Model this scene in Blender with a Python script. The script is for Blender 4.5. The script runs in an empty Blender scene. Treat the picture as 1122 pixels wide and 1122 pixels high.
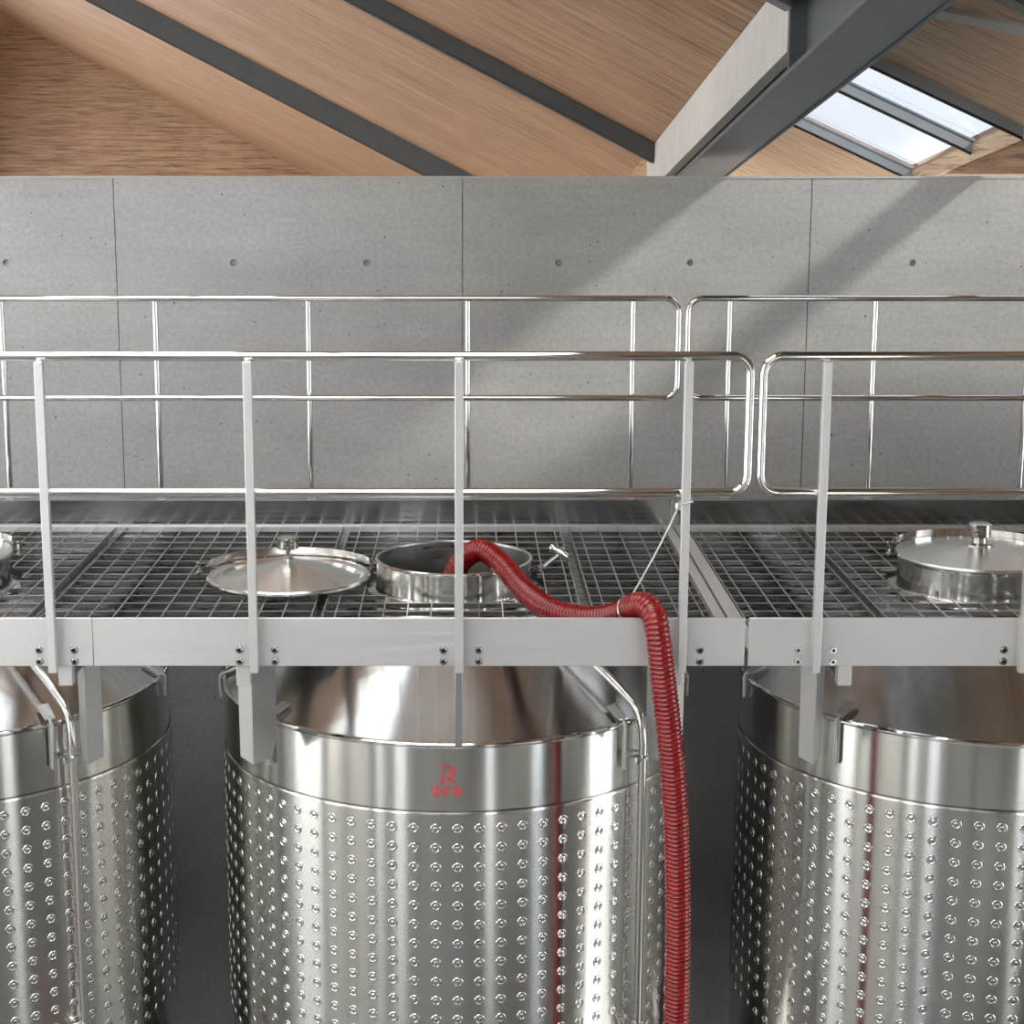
import bpy, bmesh, math, random
from mathutils import Vector, Matrix

random.seed(7)
PI = math.pi
SC = bpy.context.scene
COL = SC.collection

# ------------------------------------------------------------------ camera, sky, sun, exposure
# world axes: x right, y away from the camera, z up; z = 0 is the top edge of the catwalk girders
EYE = 1.75
cam_data = bpy.data.cameras.new('camera')
cam = bpy.data.objects.new('camera', cam_data)
COL.objects.link(cam)
cam.location = (0, 0, EYE)
cam.rotation_euler = (math.radians(90 - 11.123), 0, 0)
cam_data.sensor_width = 36
cam_data.lens = 1887 / 1122 * 36
cam_data.shift_x = 51 / 1122
cam_data.clip_end = 300
SC.camera = cam

SC.view_settings.view_transform = 'Standard'
SC.view_settings.look = 'None'
SC.view_settings.gamma = 1
SC.view_settings.use_curve_mapping = False
SC.view_settings.exposure = 0.47
SC.cycles.use_denoising = True
SC.cycles.max_bounces = 10
SC.cycles.diffuse_bounces = 5
SC.cycles.glossy_bounces = 6
SC.cycles.transparent_max_bounces = 12
SC.cycles.sample_clamp_indirect = 8
SC.cycles.caustics_reflective = False
SC.cycles.caustics_refractive = False

world = bpy.data.worlds.new('sky')
SC.world = world
world.use_nodes = True
wn = world.node_tree
for n in list(wn.nodes):
    wn.nodes.remove(n)
w_out = wn.nodes.new('ShaderNodeOutputWorld')
w_bg = wn.nodes.new('ShaderNodeBackground')
w_tc = wn.nodes.new('ShaderNodeTexCoord')
w_no = wn.nodes.new('ShaderNodeTexNoise')
w_no.inputs['Scale'].default_value = 5.0
w_no.inputs['Detail'].default_value = 6.0
w_rp = wn.nodes.new('ShaderNodeValToRGB')
w_rp.color_ramp.elements[0].position = 0.38
w_rp.color_ramp.elements[0].color = (0.74, 0.81, 0.90, 1)
w_rp.color_ramp.elements[1].position = 0.60
w_rp.color_ramp.elements[1].color = (1.0, 0.962, 0.92, 1)
wn.links.new(w_tc.outputs['Generated'], w_no.inputs['Vector'])
wn.links.new(w_no.outputs['Fac'], w_rp.inputs['Fac'])
wn.links.new(w_rp.outputs['Color'], w_bg.inputs['Color'])
w_bg.inputs['Strength'].default_value = 4.4
wn.links.new(w_bg.outputs['Background'], w_out.inputs['Surface'])

sun_data = bpy.data.lights.new('sun', 'SUN')
sun_data.energy = 13.0
sun_data.color = (1.0, 0.95, 0.88)
sun_data.angle = math.radians(6.0)
sun = bpy.data.objects.new('sun', sun_data)
COL.objects.link(sun)
sun.location = (20, -12, 20)
sun.rotation_euler = Vector((-2.6, 1.0, -2.2)).to_track_quat('-Z', 'Y').to_euler()

# ------------------------------------------------------------------ materials
def new_mat(name):
    m = bpy.data.materials.new(name)
    m.use_nodes = True
    nt = m.node_tree
    return m, nt, nt.nodes['Principled BSDF']

def add(nt, kind, **kw):
    n = nt.nodes.new(kind)
    for k, v in kw.items():
        if k in n.inputs:
            n.inputs[k].default_value = v
        else:
            setattr(n, k, v)
    return n

def ramp(nt, fac, stops):
    r = nt.nodes.new('ShaderNodeValToRGB')
    el = r.color_ramp.elements
    while len(el) < len(stops):
        el.new(0.5)
    for e, (p, c) in zip(el, stops):
        e.position = p
        e.color = (*c, 1) if len(c) == 3 else c
    nt.links.new(fac, r.inputs['Fac'])
    return r

def mapped(nt, scale, coord='Object', rot=(0, 0, 0)):
    tc = nt.nodes.new('ShaderNodeTexCoord')
    mp = nt.nodes.new('ShaderNodeMapping')
    mp.inputs['Scale'].default_value = scale
    mp.inputs['Rotation'].default_value = rot
    nt.links.new(tc.outputs[coord], mp.inputs['Vector'])
    return mp.outputs['Vector']

def metal(name, col, rough, aniso=0.0, grain=None, var=0.10, bump=0.0):
    """steel: grain = scale vector of the brush marks in object space"""
    m, nt, b = new_mat(name)
    b.inputs['Base Color'].default_value = (*col, 1)
    b.inputs['Metallic'].default_value = 1.0
    b.inputs['Roughness'].default_value = rough
    if aniso:
        b.inputs['Anisotropic'].default_value = aniso
        t = add(nt, 'ShaderNodeTangent', direction_type='RADIAL', axis='Z')
        nt.links.new(t.outputs['Tangent'], b.inputs['Tangent'])
        b.inputs['Anisotropic Rotation'].default_value = 0.25
    if grain:
        v = mapped(nt, grain)
        no = add(nt, 'ShaderNodeTexNoise', Scale=1.0, Detail=4.0, Roughness=0.6)
        nt.links.new(v, no.inputs['Vector'])
        mr = add(nt, 'ShaderNodeMapRange')
        mr.inputs['From Min'].default_value = 0.3
        mr.inputs['From Max'].default_value = 0.7
        mr.inputs['To Min'].default_value = max(0.02, rough - var)
        mr.inputs['To Max'].default_value = rough + var
        nt.links.new(no.outputs['Fac'], mr.inputs['Value'])
        nt.links.new(mr.outputs['Result'], b.inputs['Roughness'])
        if bump:
            bp = add(nt, 'ShaderNodeBump', Strength=bump, Distance=0.002)
            nt.links.new(no.outputs['Fac'], bp.inputs['Height'])
            nt.links.new(bp.outputs['Normal'], b.inputs['Normal'])
    return m

M = {}
M['tank_steel'] = metal('brushed_tank_steel', (0.74, 0.722, 0.70), 0.165, aniso=0.92)
M['cone_steel'] = metal('tank_roof_steel', (0.56, 0.56, 0.555), 0.22, aniso=0.92)
M['polished'] = metal('polished_steel', (0.70, 0.69, 0.67), 0.08)
M['satin'] = metal('satin_steel_plate', (0.56, 0.545, 0.535), 0.40, grain=(2.5, 90, 140), var=0.10)
_p = M['satin'].node_tree.nodes['Principled BSDF']
_p.inputs['Metallic'].default_value = 0.62
_p.inputs['Base Color'].default_value = (0.735, 0.71, 0.695, 1)
M['plain_steel'] = metal('plain_steel', (0.55, 0.545, 0.535), 0.34, grain=(30, 30, 30), var=0.06)
M['bracket_steel'] = metal('bracket_steel', (0.46, 0.45, 0.44), 0.5)
M['grating_steel'] = metal('galvanised_grating', (0.50, 0.50, 0.49), 0.36, grain=(9, 9, 60), var=0.12)
M['bar_steel'] = metal('shaded_bar_steel', (0.19, 0.186, 0.18), 0.30, grain=(7, 60, 60), var=0.14)  # dark tone stands for shade on bar faces and under the deck
M['rod_steel'] = metal('bright_rod_steel', (0.60, 0.595, 0.58), 0.36)
M['mirror_plate'] = metal('glossy_toe_plate', (0.465, 0.477, 0.487), 0.17, grain=(4, 60, 120), var=0.05)
M['lid_steel'] = metal('lid_steel', (0.80, 0.78, 0.76), 0.26, aniso=0.8)

def plain(name, col, rough=0.5, var=0.0, coat=0.0):
    m, nt, b = new_mat(name)
    b.inputs['Base Color'].default_value = (*col, 1)
    b.inputs['Roughness'].default_value = rough
    b.inputs['Coat Weight'].default_value = coat
    b.inputs['Coat Roughness'].default_value = 0.12
    if var:
        v = mapped(nt, (3, 3, 3))
        no = add(nt, 'ShaderNodeTexNoise', Scale=2.0, Detail=8.0, Roughness=0.65)
        nt.links.new(v, no.inputs['Vector'])
        r = ramp(nt, no.outputs['Fac'], [(0.3, tuple(c * (1 - var) for c in col)), (0.7, tuple(min(1, c * (1 + var)) for c in col))])
        nt.links.new(r.outputs['Color'], b.inputs['Base Color'])
    return m

M['grey_paint'] = plain('grey_painted_steel', (0.092, 0.103, 0.112), 0.40, 0.10)
M['lit_paint'] = plain('lit_painted_steel', (0.30, 0.325, 0.35), 0.40, 0.08)  # skylight bars: the light on their faces put into a paler grey
M['white_plate'] = plain('off_white_plate', (0.62, 0.585, 0.55), 0.55, 0.08)
M['dark'] = plain('dark_socket', (0.008, 0.008, 0.009), 0.5)
M['red_print'] = plain('red_print', (0.80, 0.035, 0.045), 0.45)
M['wire'] = metal('tie_wire', (0.72, 0.70, 0.67), 0.30)
M['white_render'] = plain('white_render', (0.44, 0.43, 0.415), 0.8, 0.05)
M['bounce_floor'] = plain('bounce_floor', (0.52, 0.49, 0.455), 0.5, 0.05)
M['floor'] = plain('concrete_floor', (0.13, 0.127, 0.122), 0.18, 0.15)

def concrete():
    m, nt, b = new_mat('cast_concrete')
    big = add(nt, 'ShaderNodeTexNoise', Scale=0.9, Detail=7.0, Roughness=0.62)
    nt.links.new(mapped(nt, (1.0, 1.0, 1.6)), big.inputs['Vector'])
    fine = add(nt, 'ShaderNodeTexNoise', Scale=38.0, Detail=8.0, Roughness=0.75)
    nt.links.new(mapped(nt, (1, 1, 1)), fine.inputs['Vector'])
    streak = add(nt, 'ShaderNodeTexNoise', Scale=1.0, Detail=5.0, Roughness=0.6)
    nt.links.new(mapped(nt, (1.2, 1, 14)), streak.inputs['Vector'])
    base = ramp(nt, big.outputs['Fac'], [(0.30, (0.365, 0.350, 0.339)), (0.50, (0.427, 0.410, 0.397)), (0.70, (0.478, 0.459, 0.445))])
    st = ramp(nt, streak.outputs['Fac'], [(0.35, (0.965, 0.965, 0.965)), (0.65, (1.03, 1.03, 1.03))])
    fi = ramp(nt, fine.outputs['Fac'], [(0.30, (0.79, 0.79, 0.79)), (0.60, (1.07, 1.07, 1.07))])
    mul = add(nt, 'ShaderNodeMix', data_type='RGBA', blend_type='MULTIPLY')
    mul.inputs['Factor'].default_value = 1.0
    nt.links.new(base.outputs['Color'], mul.inputs[6])
    nt.links.new(st.outputs['Color'], mul.inputs[7])
    mul2 = add(nt, 'ShaderNodeMix', data_type='RGBA', blend_type='MULTIPLY')
    mul2.inputs['Factor'].default_value = 1.0
    nt.links.new(mul.outputs[2], mul2.inputs[6])
    nt.links.new(fi.outputs['Color'], mul2.inputs[7])
    # air holes: sparse dark pores of uneven size
    vo = add(nt, 'ShaderNodeTexVoronoi', Scale=24.0, Randomness=1.0)
    nt.links.new(mapped(nt, (1, 1, 1)), vo.inputs['Vector'])
    size = add(nt, 'ShaderNodeMath', operation='MULTIPLY')
    sep = add(nt, 'ShaderNodeSeparateColor')
    nt.links.new(vo.outputs['Color'], sep.inputs['Color'])
    pw = add(nt, 'ShaderNodeMath', operation='POWER')
    pw.inputs[1].default_value = 5.0
    nt.links.new(sep.outputs['Red'], pw.inputs[0])
    nt.links.new(pw.outputs[0], size.inputs[0])
    size.inputs[1].default_value = 0.16
    lt = add(nt, 'ShaderNodeMath', operation='LESS_THAN')
    nt.links.new(vo.outputs['Distance'], lt.inputs[0])
    nt.links.new(size.outputs[0], lt.inputs[1])
    pore = add(nt, 'ShaderNodeMix', data_type='RGBA')
    nt.links.new(lt.outputs[0], pore.inputs['Factor'])
    nt.links.new(mul2.outputs[2], pore.inputs[6])
    pore.inputs[7].default_value = (0.14, 0.138, 0.135, 1)
    nt.links.new(pore.outputs[2], b.inputs['Base Color'])
    b.inputs['Roughness'].default_value = 0.75
    bp = add(nt, 'ShaderNodeBump', Strength=0.25, Distance=0.004)
    nt.links.new(fine.outputs['Fac'], bp.inputs['Height'])
    nt.links.new(bp.outputs['Normal'], b.inputs['Normal'])
    return m
M['concrete'] = concrete()

def wood(name, dark, mid, light):
    m, nt, b = new_mat(name)
    # UV: u runs along the grain in metres, v across
    fib = add(nt, 'ShaderNodeTexNoise', Scale=1.0, Detail=6.0, Roughness=0.72)
    nt.links.new(mapped(nt, (1.0, 22, 1), 'UV'), fib.inputs['Vector'])
    fin = add(nt, 'ShaderNodeTexNoise', Scale=1.0, Detail=3.0, Roughness=0.6)
    nt.links.new(mapped(nt, (2.4, 46, 1), 'UV'), fin.inputs['Vector'])
    wide = add(nt, 'ShaderNodeTexNoise', Scale=1.0, Detail=3.0, Roughness=0.5)
    nt.links.new(mapped(nt, (0.25, 1.1, 1), 'UV'), wide.inputs['Vector'])
    r = ramp(nt, fib.outputs['Fac'], [(0.34, dark), (0.47, mid), (0.62, light)])
    r2 = ramp(nt, fin.outputs['Fac'], [(0.34, (0.50, 0.46, 0.43)), (0.47, (1, 1, 1))])
    r3 = ramp(nt, wide.outputs['Fac'], [(0.3, (0.88, 0.87, 0.86)), (0.7, (1.08, 1.08, 1.08))])
    a = add(nt, 'ShaderNodeMix', data_type='RGBA', blend_type='MULTIPLY')
    a.inputs['Factor'].default_value = 1
    nt.links.new(r.outputs['Color'], a.inputs[6]); nt.links.new(r2.outputs['Color'], a.inputs[7])
    c = add(nt, 'ShaderNodeMix', data_type='RGBA', blend_type='MULTIPLY')
    c.inputs['Factor'].default_value = 1
    nt.links.new(a.outputs[2], c.inputs[6]); nt.links.new(r3.outputs['Color'], c.inputs[7])
    nt.links.new(c.outputs[2], b.inputs['Base Color'])
    b.inputs['Roughness'].default_value = 0.55
    bp = add(nt, 'ShaderNodeBump', Strength=0.3, Distance=0.003)
    nt.links.new(fib.outputs['Fac'], bp.inputs['Height'])
    nt.links.new(bp.outputs['Normal'], b.inputs['Normal'])
    return m
M['wood'] = wood('strand_wood', (0.150, 0.080, 0.043), (0.345, 0.197, 0.112), (0.46, 0.278, 0.167))
M['pale_lit_wood'] = wood('pale_lit_strand_wood', (0.46, 0.30, 0.185), (0.68, 0.47, 0.31), (0.76, 0.55, 0.38))  # lining, and roof beyond the beam with its strong light as colour

def glass(name, tint):
    m, nt, b = new_mat(name)
    out = nt.nodes['Material Output']
    nt.nodes.remove(b)
    tr = add(nt, 'ShaderNodeBsdfTransparent'); tr.inputs['Color'].default_value = (*tint, 1)
    gl = add(nt, 'ShaderNodeBsdfGlossy'); gl.inputs['Roughness'].default_value = 0.02
    fr = add(nt, 'ShaderNodeFresnel'); fr.inputs['IOR'].default_value = 1.45
    mx = add(nt, 'ShaderNodeMixShader')
    geo = add(nt, 'ShaderNodeNewGeometry')      # only the face towards the ray reflects: no total reflection inside a thin pane
    inv = add(nt, 'ShaderNodeMath', operation='SUBTRACT'); inv.inputs[0].default_value = 1.0
    nt.links.new(geo.outputs['Backfacing'], inv.inputs[1])
    ml = add(nt, 'ShaderNodeMath', operation='MULTIPLY')
    nt.links.new(fr.outputs[0], ml.inputs[0]); nt.links.new(inv.outputs[0], ml.inputs[1])
    nt.links.new(ml.outputs[0], mx.inputs[0]); nt.links.new(tr.outputs[0], mx.inputs[1]); nt.links.new(gl.outputs[0], mx.inputs[2])
    nt.links.new(mx.outputs[0], out.inputs['Surface'])
    return m
M['glass'] = glass('clear_glass', (0.96, 0.98, 0.98))
M['solar_glass'] = glass('solar_control_glass', (0.465, 0.477, 0.487))   # the film takes effect on both faces

def hose_mat():
    m, nt, b = new_mat('red_ribbed_plastic')
    no = add(nt, 'ShaderNodeTexNoise', Scale=30.0, Detail=5.0)
    nt.links.new(mapped(nt, (1, 1, 1)), no.inputs['Vector'])
    r = ramp(nt, no.outputs['Fac'], [(0.35, (0.18, 0.004, 0.006)), (0.65, (0.28, 0.007, 0.009))])
    nt.links.new(r.outputs['Color'], b.inputs['Base Color'])
    b.inputs['Roughness'].default_value = 0.20
    b.inputs['Specular IOR Level'].default_value = 0.6
    return m
M['hose'] = hose_mat()

# ------------------------------------------------------------------ mesh helpers
class MB:
    """collects shapes (world coordinates) into one mesh; build() links it as ONE object"""
    def __init__(s):
        s.bm = bmesh.new()
        s.uv = s.bm.loops.layers.uv.new('UVMap')
        s.mi = 0
    def face(s, vs, uvs=None):
        try:
            f = s.bm.faces.new(vs)
        except ValueError:
            return None
        f.material_index = s.mi
        if uvs:
            for l, u in zip(f.loops, uvs):
                l[s.uv].uv = u
        return f
    def prism(s, poly, ext, uvf=None):
        """poly: list of 3D points, extruded by vector ext"""
        e = Vector(ext)
        a = [s.bm.verts.new(p) for p in poly]
        b = [s.bm.verts.new(Vector(p) + e) for p in poly]
        n = len(poly)
        fs = [s.face(a[::-1]), s.face(b)]
        for i in range(n):
            fs.append(s.face([a[i], a[(i + 1) % n], b[(i + 1) % n], b[i]]))
        if uvf:
            for f in fs:
                for l in f.loops:
                    l[s.uv].uv = uvf(l.vert.co)
        bmesh.ops.recalc_face_normals(s.bm, faces=[f for f in fs if f])
    def box(s, x0, x1, y0, y1, z0, z1, uvf=None):
        s.prism([(x0, y0, z0), (x1, y0, z0), (x1, y1, z0), (x0, y1, z0)], (0, 0, z1 - z0), uvf)
    def lathe(s, prof, c=(0, 0, 0), n=64, a0=0.0, a1=2 * PI):
        """prof: [(r, z)], turned round the vertical axis through c"""
        full = abs(a1 - a0 - 2 * PI) < 1e-6
        k = n if full else n + 1
        rings = []
        for r, z in prof:
            if r < 1e-6:
                rings.append([s.bm.verts.new((c[0], c[1], c[2] + z))])
            else:
                rings.append([s.bm.verts.new((c[0] + r * math.cos(a0 + (a1 - a0) * i / n), c[1] + r * math.sin(a0 + (a1 - a0) * i / n), c[2] + z)) for i in range(k)])
        for p, q in zip(rings, rings[1:]):
            m = n
            for i in range(m):
                j = (i + 1) % k
                if len(p) == 1 and len(q) == 1:
                    continue
                if len(p) == 1:
                    s.face([p[0], q[j], q[i]])
                elif len(q) == 1:
                    s.face([p[i], p[j], q[0]])
                else:
                    s.face([p[i], p[j], q[j], q[i]])
        return rings
    def tube(s, path, r, n=12, closed=False, radii=None, caps=True):
        pts = [Vector(p) for p in path]
        k = len(pts)
        up = None
        rings = []
        for i, p in enumerate(pts):
            if closed:
                t = pts[(i + 1) % k] - pts[i - 1]
            else:
                t = pts[min(i + 1, k - 1)] - pts[max(i - 1, 0)]
            t.normalize()
            if up is None:
                up = Vector((0, 0, 1)) if abs(t.z) < 0.9 else Vector((0, 1, 0))
                up = (up - t * up.dot(t)).normalized()
            else:
                up = (up - t * up.dot(t)).normalized()
            sd = t.cross(up)
            rr = radii[i] if radii else r
            rings.append([s.bm.verts.new(p + (up * math.cos(2 * PI * j / n) + sd * math.sin(2 * PI * j / n)) * rr) for j in range(n)])
        rng = range(k) if closed else range(k - 1)
        for i in rng:
            a, b = rings[i], rings[(i + 1) % k]
            for j in range(n):
                s.face([a[j], a[(j + 1) % n], b[(j + 1) % n], b[j]])
        if caps and not closed:
            s.face(rings[0][::-1]); s.face(rings[-1])
    def rod(s, p, q, r, n=10):
        s.tube([p, q], r, n)
    def build(s, name, mats, parent=None, bevel=0.0, angle=35, recalc=True):
        if recalc:
            bmesh.ops.recalc_face_normals(s.bm, faces=s.bm.faces[:])
        me = bpy.data.meshes.new(name)
        if parent is not None:
            r = parent
            while r.parent:
                r = r.parent
            if r['base_at'] if 'base_at' in r else None:
                bmesh.ops.translate(s.bm, verts=s.bm.verts[:], vec=-Vector(r['base_at']))
        s.bm.to_mesh(me); s.bm.free()
        me.polygons.foreach_set('use_smooth', [True] * len(me.polygons))
        me.set_sharp_from_angle(angle=math.radians(angle))
        for m in (mats if isinstance(mats, (list, tuple)) else [mats]):
            me.materials.append(m)
        o = bpy.data.objects.new(name, me)
        COL.objects.link(o)
        if parent is not None:
            o.parent = parent
        if bevel:
            bv = o.modifiers.new('bevel', 'BEVEL')
            bv.width = bevel; bv.segments = 2; bv.limit_method = 'ANGLE'
        return o

ROOTS = []
def thing(name, label=None, cat=None, at=(0, 0, 0), group=None, kind=None):
    o = bpy.data.objects.new(name, None)
    o.empty_display_size = 0.2
    COL.objects.link(o)
    o.location = at
    o['base_at'] = list(at)
    ROOTS.append(o)
    tag(o, label, cat, group, kind)
    return o

def tag(o, label=None, cat=None, group=None, kind=None):
    if label: o['label'] = label
    if cat: o['category'] = cat
    if group: o['group'] = group
    if kind: o['kind'] = kind
    return o

def copy_thing(root, at, label, skip=()):
    r = root.copy(); COL.objects.link(r)
    r.location = at; r['base_at'] = list(at); r['label'] = label
    ROOTS.append(r)
    for ch in list(root.children):
        if ch.name.split('.')[0] in skip:
            continue
        c = ch.copy(); COL.objects.link(c); c.parent = r
        for g in list(ch.children):
            d = g.copy(); COL.objects.link(d); d.parent = c
    return r

def arc(c, r, a0, a1, n, ax=0, ay=2):
    """points of an arc in the plane of axes ax, ay"""
    out = []
    for i in range(n + 1):
        a = a0 + (a1 - a0) * i / n
        p = list(c)
        p[ax] += r * math.cos(a); p[ay] += r * math.sin(a)
        out.append(tuple(p))
    return out

def spline(pts, sub=14):
    """Catmull-Rom through pts"""
    P = [Vector(p) for p in pts]
    P = [P[0] * 2 - P[1]] + P + [P[-1] * 2 - P[-2]]
    out = []
    for i in range(1, len(P) - 2):
        a, b, c, d = P[i - 1], P[i], P[i + 1], P[i + 2]
        for k in range(sub):
            t = k / sub
            out.append(0.5 * ((2 * b) + (c - a) * t + (2 * a - 5 * b + 4 * c - d) * t * t + (3 * b - a - 3 * c + d) * t ** 3))
    out.append(P[-2])
    return out

# ------------------------------------------------------------------ the hall
FLOOR = -3.6
YW = 9.9                       # face of the concrete wall
WTOP = 1.735
YGB_ = 9.237
XL, XR, YB, YF = -9.0, 7.0, -8.0, 32.0
NA, MA, ZA = -0.12, 0.51, 2.378 # big roof slope, underside: z = EYE + ZA + NA*y - MA*x
NB, MB_, ZB = -0.115, 0.45, 2.54 # roof beyond the beam
XBEAM, XRIDGE, XCURB = 1.33, -8.0, 2.85
def roofA(x, y):
    if x < XRIDGE:
        return EYE + ZA + NA * y - MA * XRIDGE + MA * (x - XRIDGE)
    return EYE + ZA + NA * y - MA * x
def roofB(x, y):
    return EYE + ZB + NB * y - MB_ * x

b = MB(); b.box(XL, XR, YB, YF, FLOOR - 0.2, FLOOR)
tag(b.build('floor', M['floor']), kind='structure')
b = MB(); b.box(XL, XR, 10.3, YF, FLOOR, FLOOR + 0.02)      # unseen pale floor, added to bounce light up to the roof
tag(b.build('floor', M['bounce_floor']), kind='structure')  # added floor, out of view, bounces light to the roof

# concrete wall: cast panels with open joints, tie holes cut into each face
wall = thing('wall_back', at=(0, YW, FLOOR), kind='structure')
JX = [-9.0, -7.912, -5.938, -3.965, -1.99, -0.017, 1.958, 3.931, 5.905, 7.0]
TIES = [(-1.32, 1.25), (-0.562, 1.25), (0.53, 1.25), (1.279, 1.25), (2.547, 1.25), (-2.618, 1.25), (-3.332, 1.25), (3.284, 1.25)]
def concrete_panel(x0, x1, z0, z1, holes):
    b = MB(); bm = b.bm
    g = 0.0024
    x0 += g; x1 -= g
    outer = [bm.verts.new(p) for p in ((x0, YW, z0), (x1, YW, z0), (x1, YW, z1), (x0, YW, z1))]
    back = [bm.verts.new((v.co.x, YW + 0.2, v.co.z)) for v in outer]
    edges = [bm.edges.new((outer[i], outer[(i + 1) % 4])) for i in range(4)]
    cups = []
    for hx, hz in holes:
        ring = [bm.verts.new((hx + 0.020 * math.cos(2 * PI * i / 14), YW, hz + 0.020 * math.sin(2 * PI * i / 14))) for i in range(14)]
        edges += [bm.edges.new((ring[i], ring[(i + 1) % 14])) for i in range(14)]
        cups.append((ring, hx, hz))
    bmesh.ops.triangle_fill(bm, use_beauty=True, edges=edges)
    for ring, hx, hz in cups:
        inner = [bm.verts.new((hx + 0.015 * math.cos(2 * PI * i / 14), YW + 0.03, hz + 0.015 * math.sin(2 * PI * i / 14))) for i in range(14)]
        for i in range(14):
            b.face([ring[i], ring[(i + 1) % 14], inner[(i + 1) % 14], inner[i]])
        b.face(inner)
    for i in range(4):
        b.face([outer[i], outer[(i + 1) % 4], back[(i + 1) % 4], back[i]])
    b.face(back)
    return b
for x0, x1 in zip(JX, JX[1:]):
    concrete_panel(x0, x1, FLOOR, WTOP - 0.012, [h for h in TIES if x0 < h[0] < x1]).build('panel', M['concrete'], wall)
b = MB(); b.box(XL, XR, YW - 0.004, YW + 0.2, WTOP - 0.012, WTOP)
b.build('coping', M['white_render'], wall)
b = MB(); b.box(XL, XR, YW + 0.02, YW + 0.18, FLOOR, WTOP - 0.02)
b.build('core', M['concrete'], wall)

for x0, x1 in ((-3.80, -3.66), (3.56, 3.70)):     # unseen low walls, added to keep the gaps between tanks dark
    b = MB(); b.box(x0, x1, 7.3, YW, FLOOR, -0.32)
    tag(b.build('wall_left' if x0 < 0 else 'wall_right', M['concrete']), kind='structure')  # added unseen walls, only to darken the tank gaps

# roof: big slope (left of the beam) in bays between rafters, its far half beyond the ridge
def uvA(p): return ((p.x) * 1.1225, p.y)
def slab(mb, x0, x1, y0, y1, fn, t=0.08):
    P = [(x, y, fn(x, y)) for x, y in ((x0, y0), (x1, y0), (x1, y1), (x0, y1))]
    mb.prism(P, (0, 0, t), uvA)
ceil = thing('ceiling', at=(0, 0, FLOOR), kind='structure')
RAFT = [-3.0, 2.1, 7.25, 12.4, 19.65, 26.0]
FILL_SKY_A = [(-3.3, -1.25, 7.7, 9.3), (-7.4, 0.7, 2.6, 6.6), (-7.4, 0.7, -2.5, 1.7), (-7.4, 0.7, -7.4, -3.5)]    # openings of roof lights added out of view for daylight (x0, x1, y0, y1)
ys = [YB] + RAFT + [YF]
for y0, y1 in zip(ys, ys[1:]):
    hole = next((h for h in FILL_SKY_A if y0 < (h[2] + h[3]) / 2 < y1), None)
    b = MB()
    if hole:
        hx0, hx1, hy0, hy1 = hole
        slab(b, XRIDGE, hx0, y0, y1, roofA); slab(b, hx1, XBEAM, y0, y1, roofA)
        slab(b, hx0, hx1, y0, hy0, roofA); slab(b, hx0, hx1, hy1, y1, roofA)
    else:
        slab(b, XRIDGE, XBEAM, y0, y1, roofA)
    b.build('panel', M['wood'], ceil)
    b = MB(); slab(b, XL, XRIDGE, y0, y1, lambda x, y: roofA(min(x, XRIDGE - 1e-5), y))
    b.build('panel', M['wood'], ceil)
# roof beyond the beam, open where the skylight sits
Y_S0, Y_S1, Y_S2 = 8.99, 9.86, 11.19
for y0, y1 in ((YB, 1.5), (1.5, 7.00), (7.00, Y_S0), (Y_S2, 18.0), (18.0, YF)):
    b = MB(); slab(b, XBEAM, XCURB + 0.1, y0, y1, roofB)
    b.build('panel', M['pale_lit_wood'], ceil)  # boards made paler, the brightness by the skylight put into their colour
def roofR(x, y): return EYE + 1.30 + NB * y
b = MB()    # right aisle, with an open roof light just before the concrete wall
RL = (2.97, 5.8, 9.2, 9.84)
slab(b, XCURB + 0.08, XR, YB, RL[2], roofR); slab(b, XCURB + 0.08, XR, RL[3], 11.2, roofR)
slab(b, XCURB + 0.08, RL[0], RL[2], RL[3], roofR); slab(b, RL[1], XR, RL[2], RL[3], roofR)
b.build('panel', M['wood'], ceil)
b = MB(); slab(b, XCURB + 0.08, XR, 11.2, YF, roofR); b.build('panel', M['wood'], ceil)

# upright board that closes the step between the two roof slopes above the beam
b = MB()
b.prism([(XBEAM + 0.004, YB, roofA(XBEAM, YB) + 0.002), (XBEAM + 0.004, YF, roofA(XBEAM, YF) + 0.002), (XBEAM + 0.004, YF, roofB(XBEAM, YF) + 0.12), (XBEAM + 0.004, YB, roofB(XBEAM, YB) + 0.12)], (0.05, 0, 0), lambda p: (p.y, p.z))
tag(b.build('trim_13', M['wood']), kind='structure')
b = MB(); b.box(-3.66, 3.56, YGB_ + 0.07, YW, -0.31, -0.25)      # unseen ledge behind the catwalk, added to shade the tank gaps
tag(b.build('trim_14', M['concrete']), kind='structure')  # added unseen ledge, only to shade the tank gaps

# wooden bulkhead that closes the bay to the right; flat underside at the level of the wall top
def uvY(p): return (p.y, p.z)
b = MB()
P = [(XCURB, YB, WTOP + 0.012), (XCURB, 10.8, WTOP + 0.012), (XCURB, 11.3, roofB(XCURB, 11.3)), (XCURB, YB, roofB(XCURB, YB))]
b.prism(P, (0.08, 0, 0), uvY)
tag(b.build('trim_1', M['wood']), kind='structure')
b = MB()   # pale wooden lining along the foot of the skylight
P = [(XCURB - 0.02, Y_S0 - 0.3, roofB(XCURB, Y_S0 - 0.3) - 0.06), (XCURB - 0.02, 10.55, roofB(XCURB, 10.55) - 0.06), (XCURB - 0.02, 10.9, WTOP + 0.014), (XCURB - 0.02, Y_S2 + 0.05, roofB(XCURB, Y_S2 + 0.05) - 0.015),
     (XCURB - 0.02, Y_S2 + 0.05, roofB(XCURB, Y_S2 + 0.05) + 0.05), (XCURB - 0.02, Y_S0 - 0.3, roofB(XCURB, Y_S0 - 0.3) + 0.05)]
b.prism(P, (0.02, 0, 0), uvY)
tag(b.build('trim_2', M['pale_lit_wood']), kind='structure')
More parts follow.
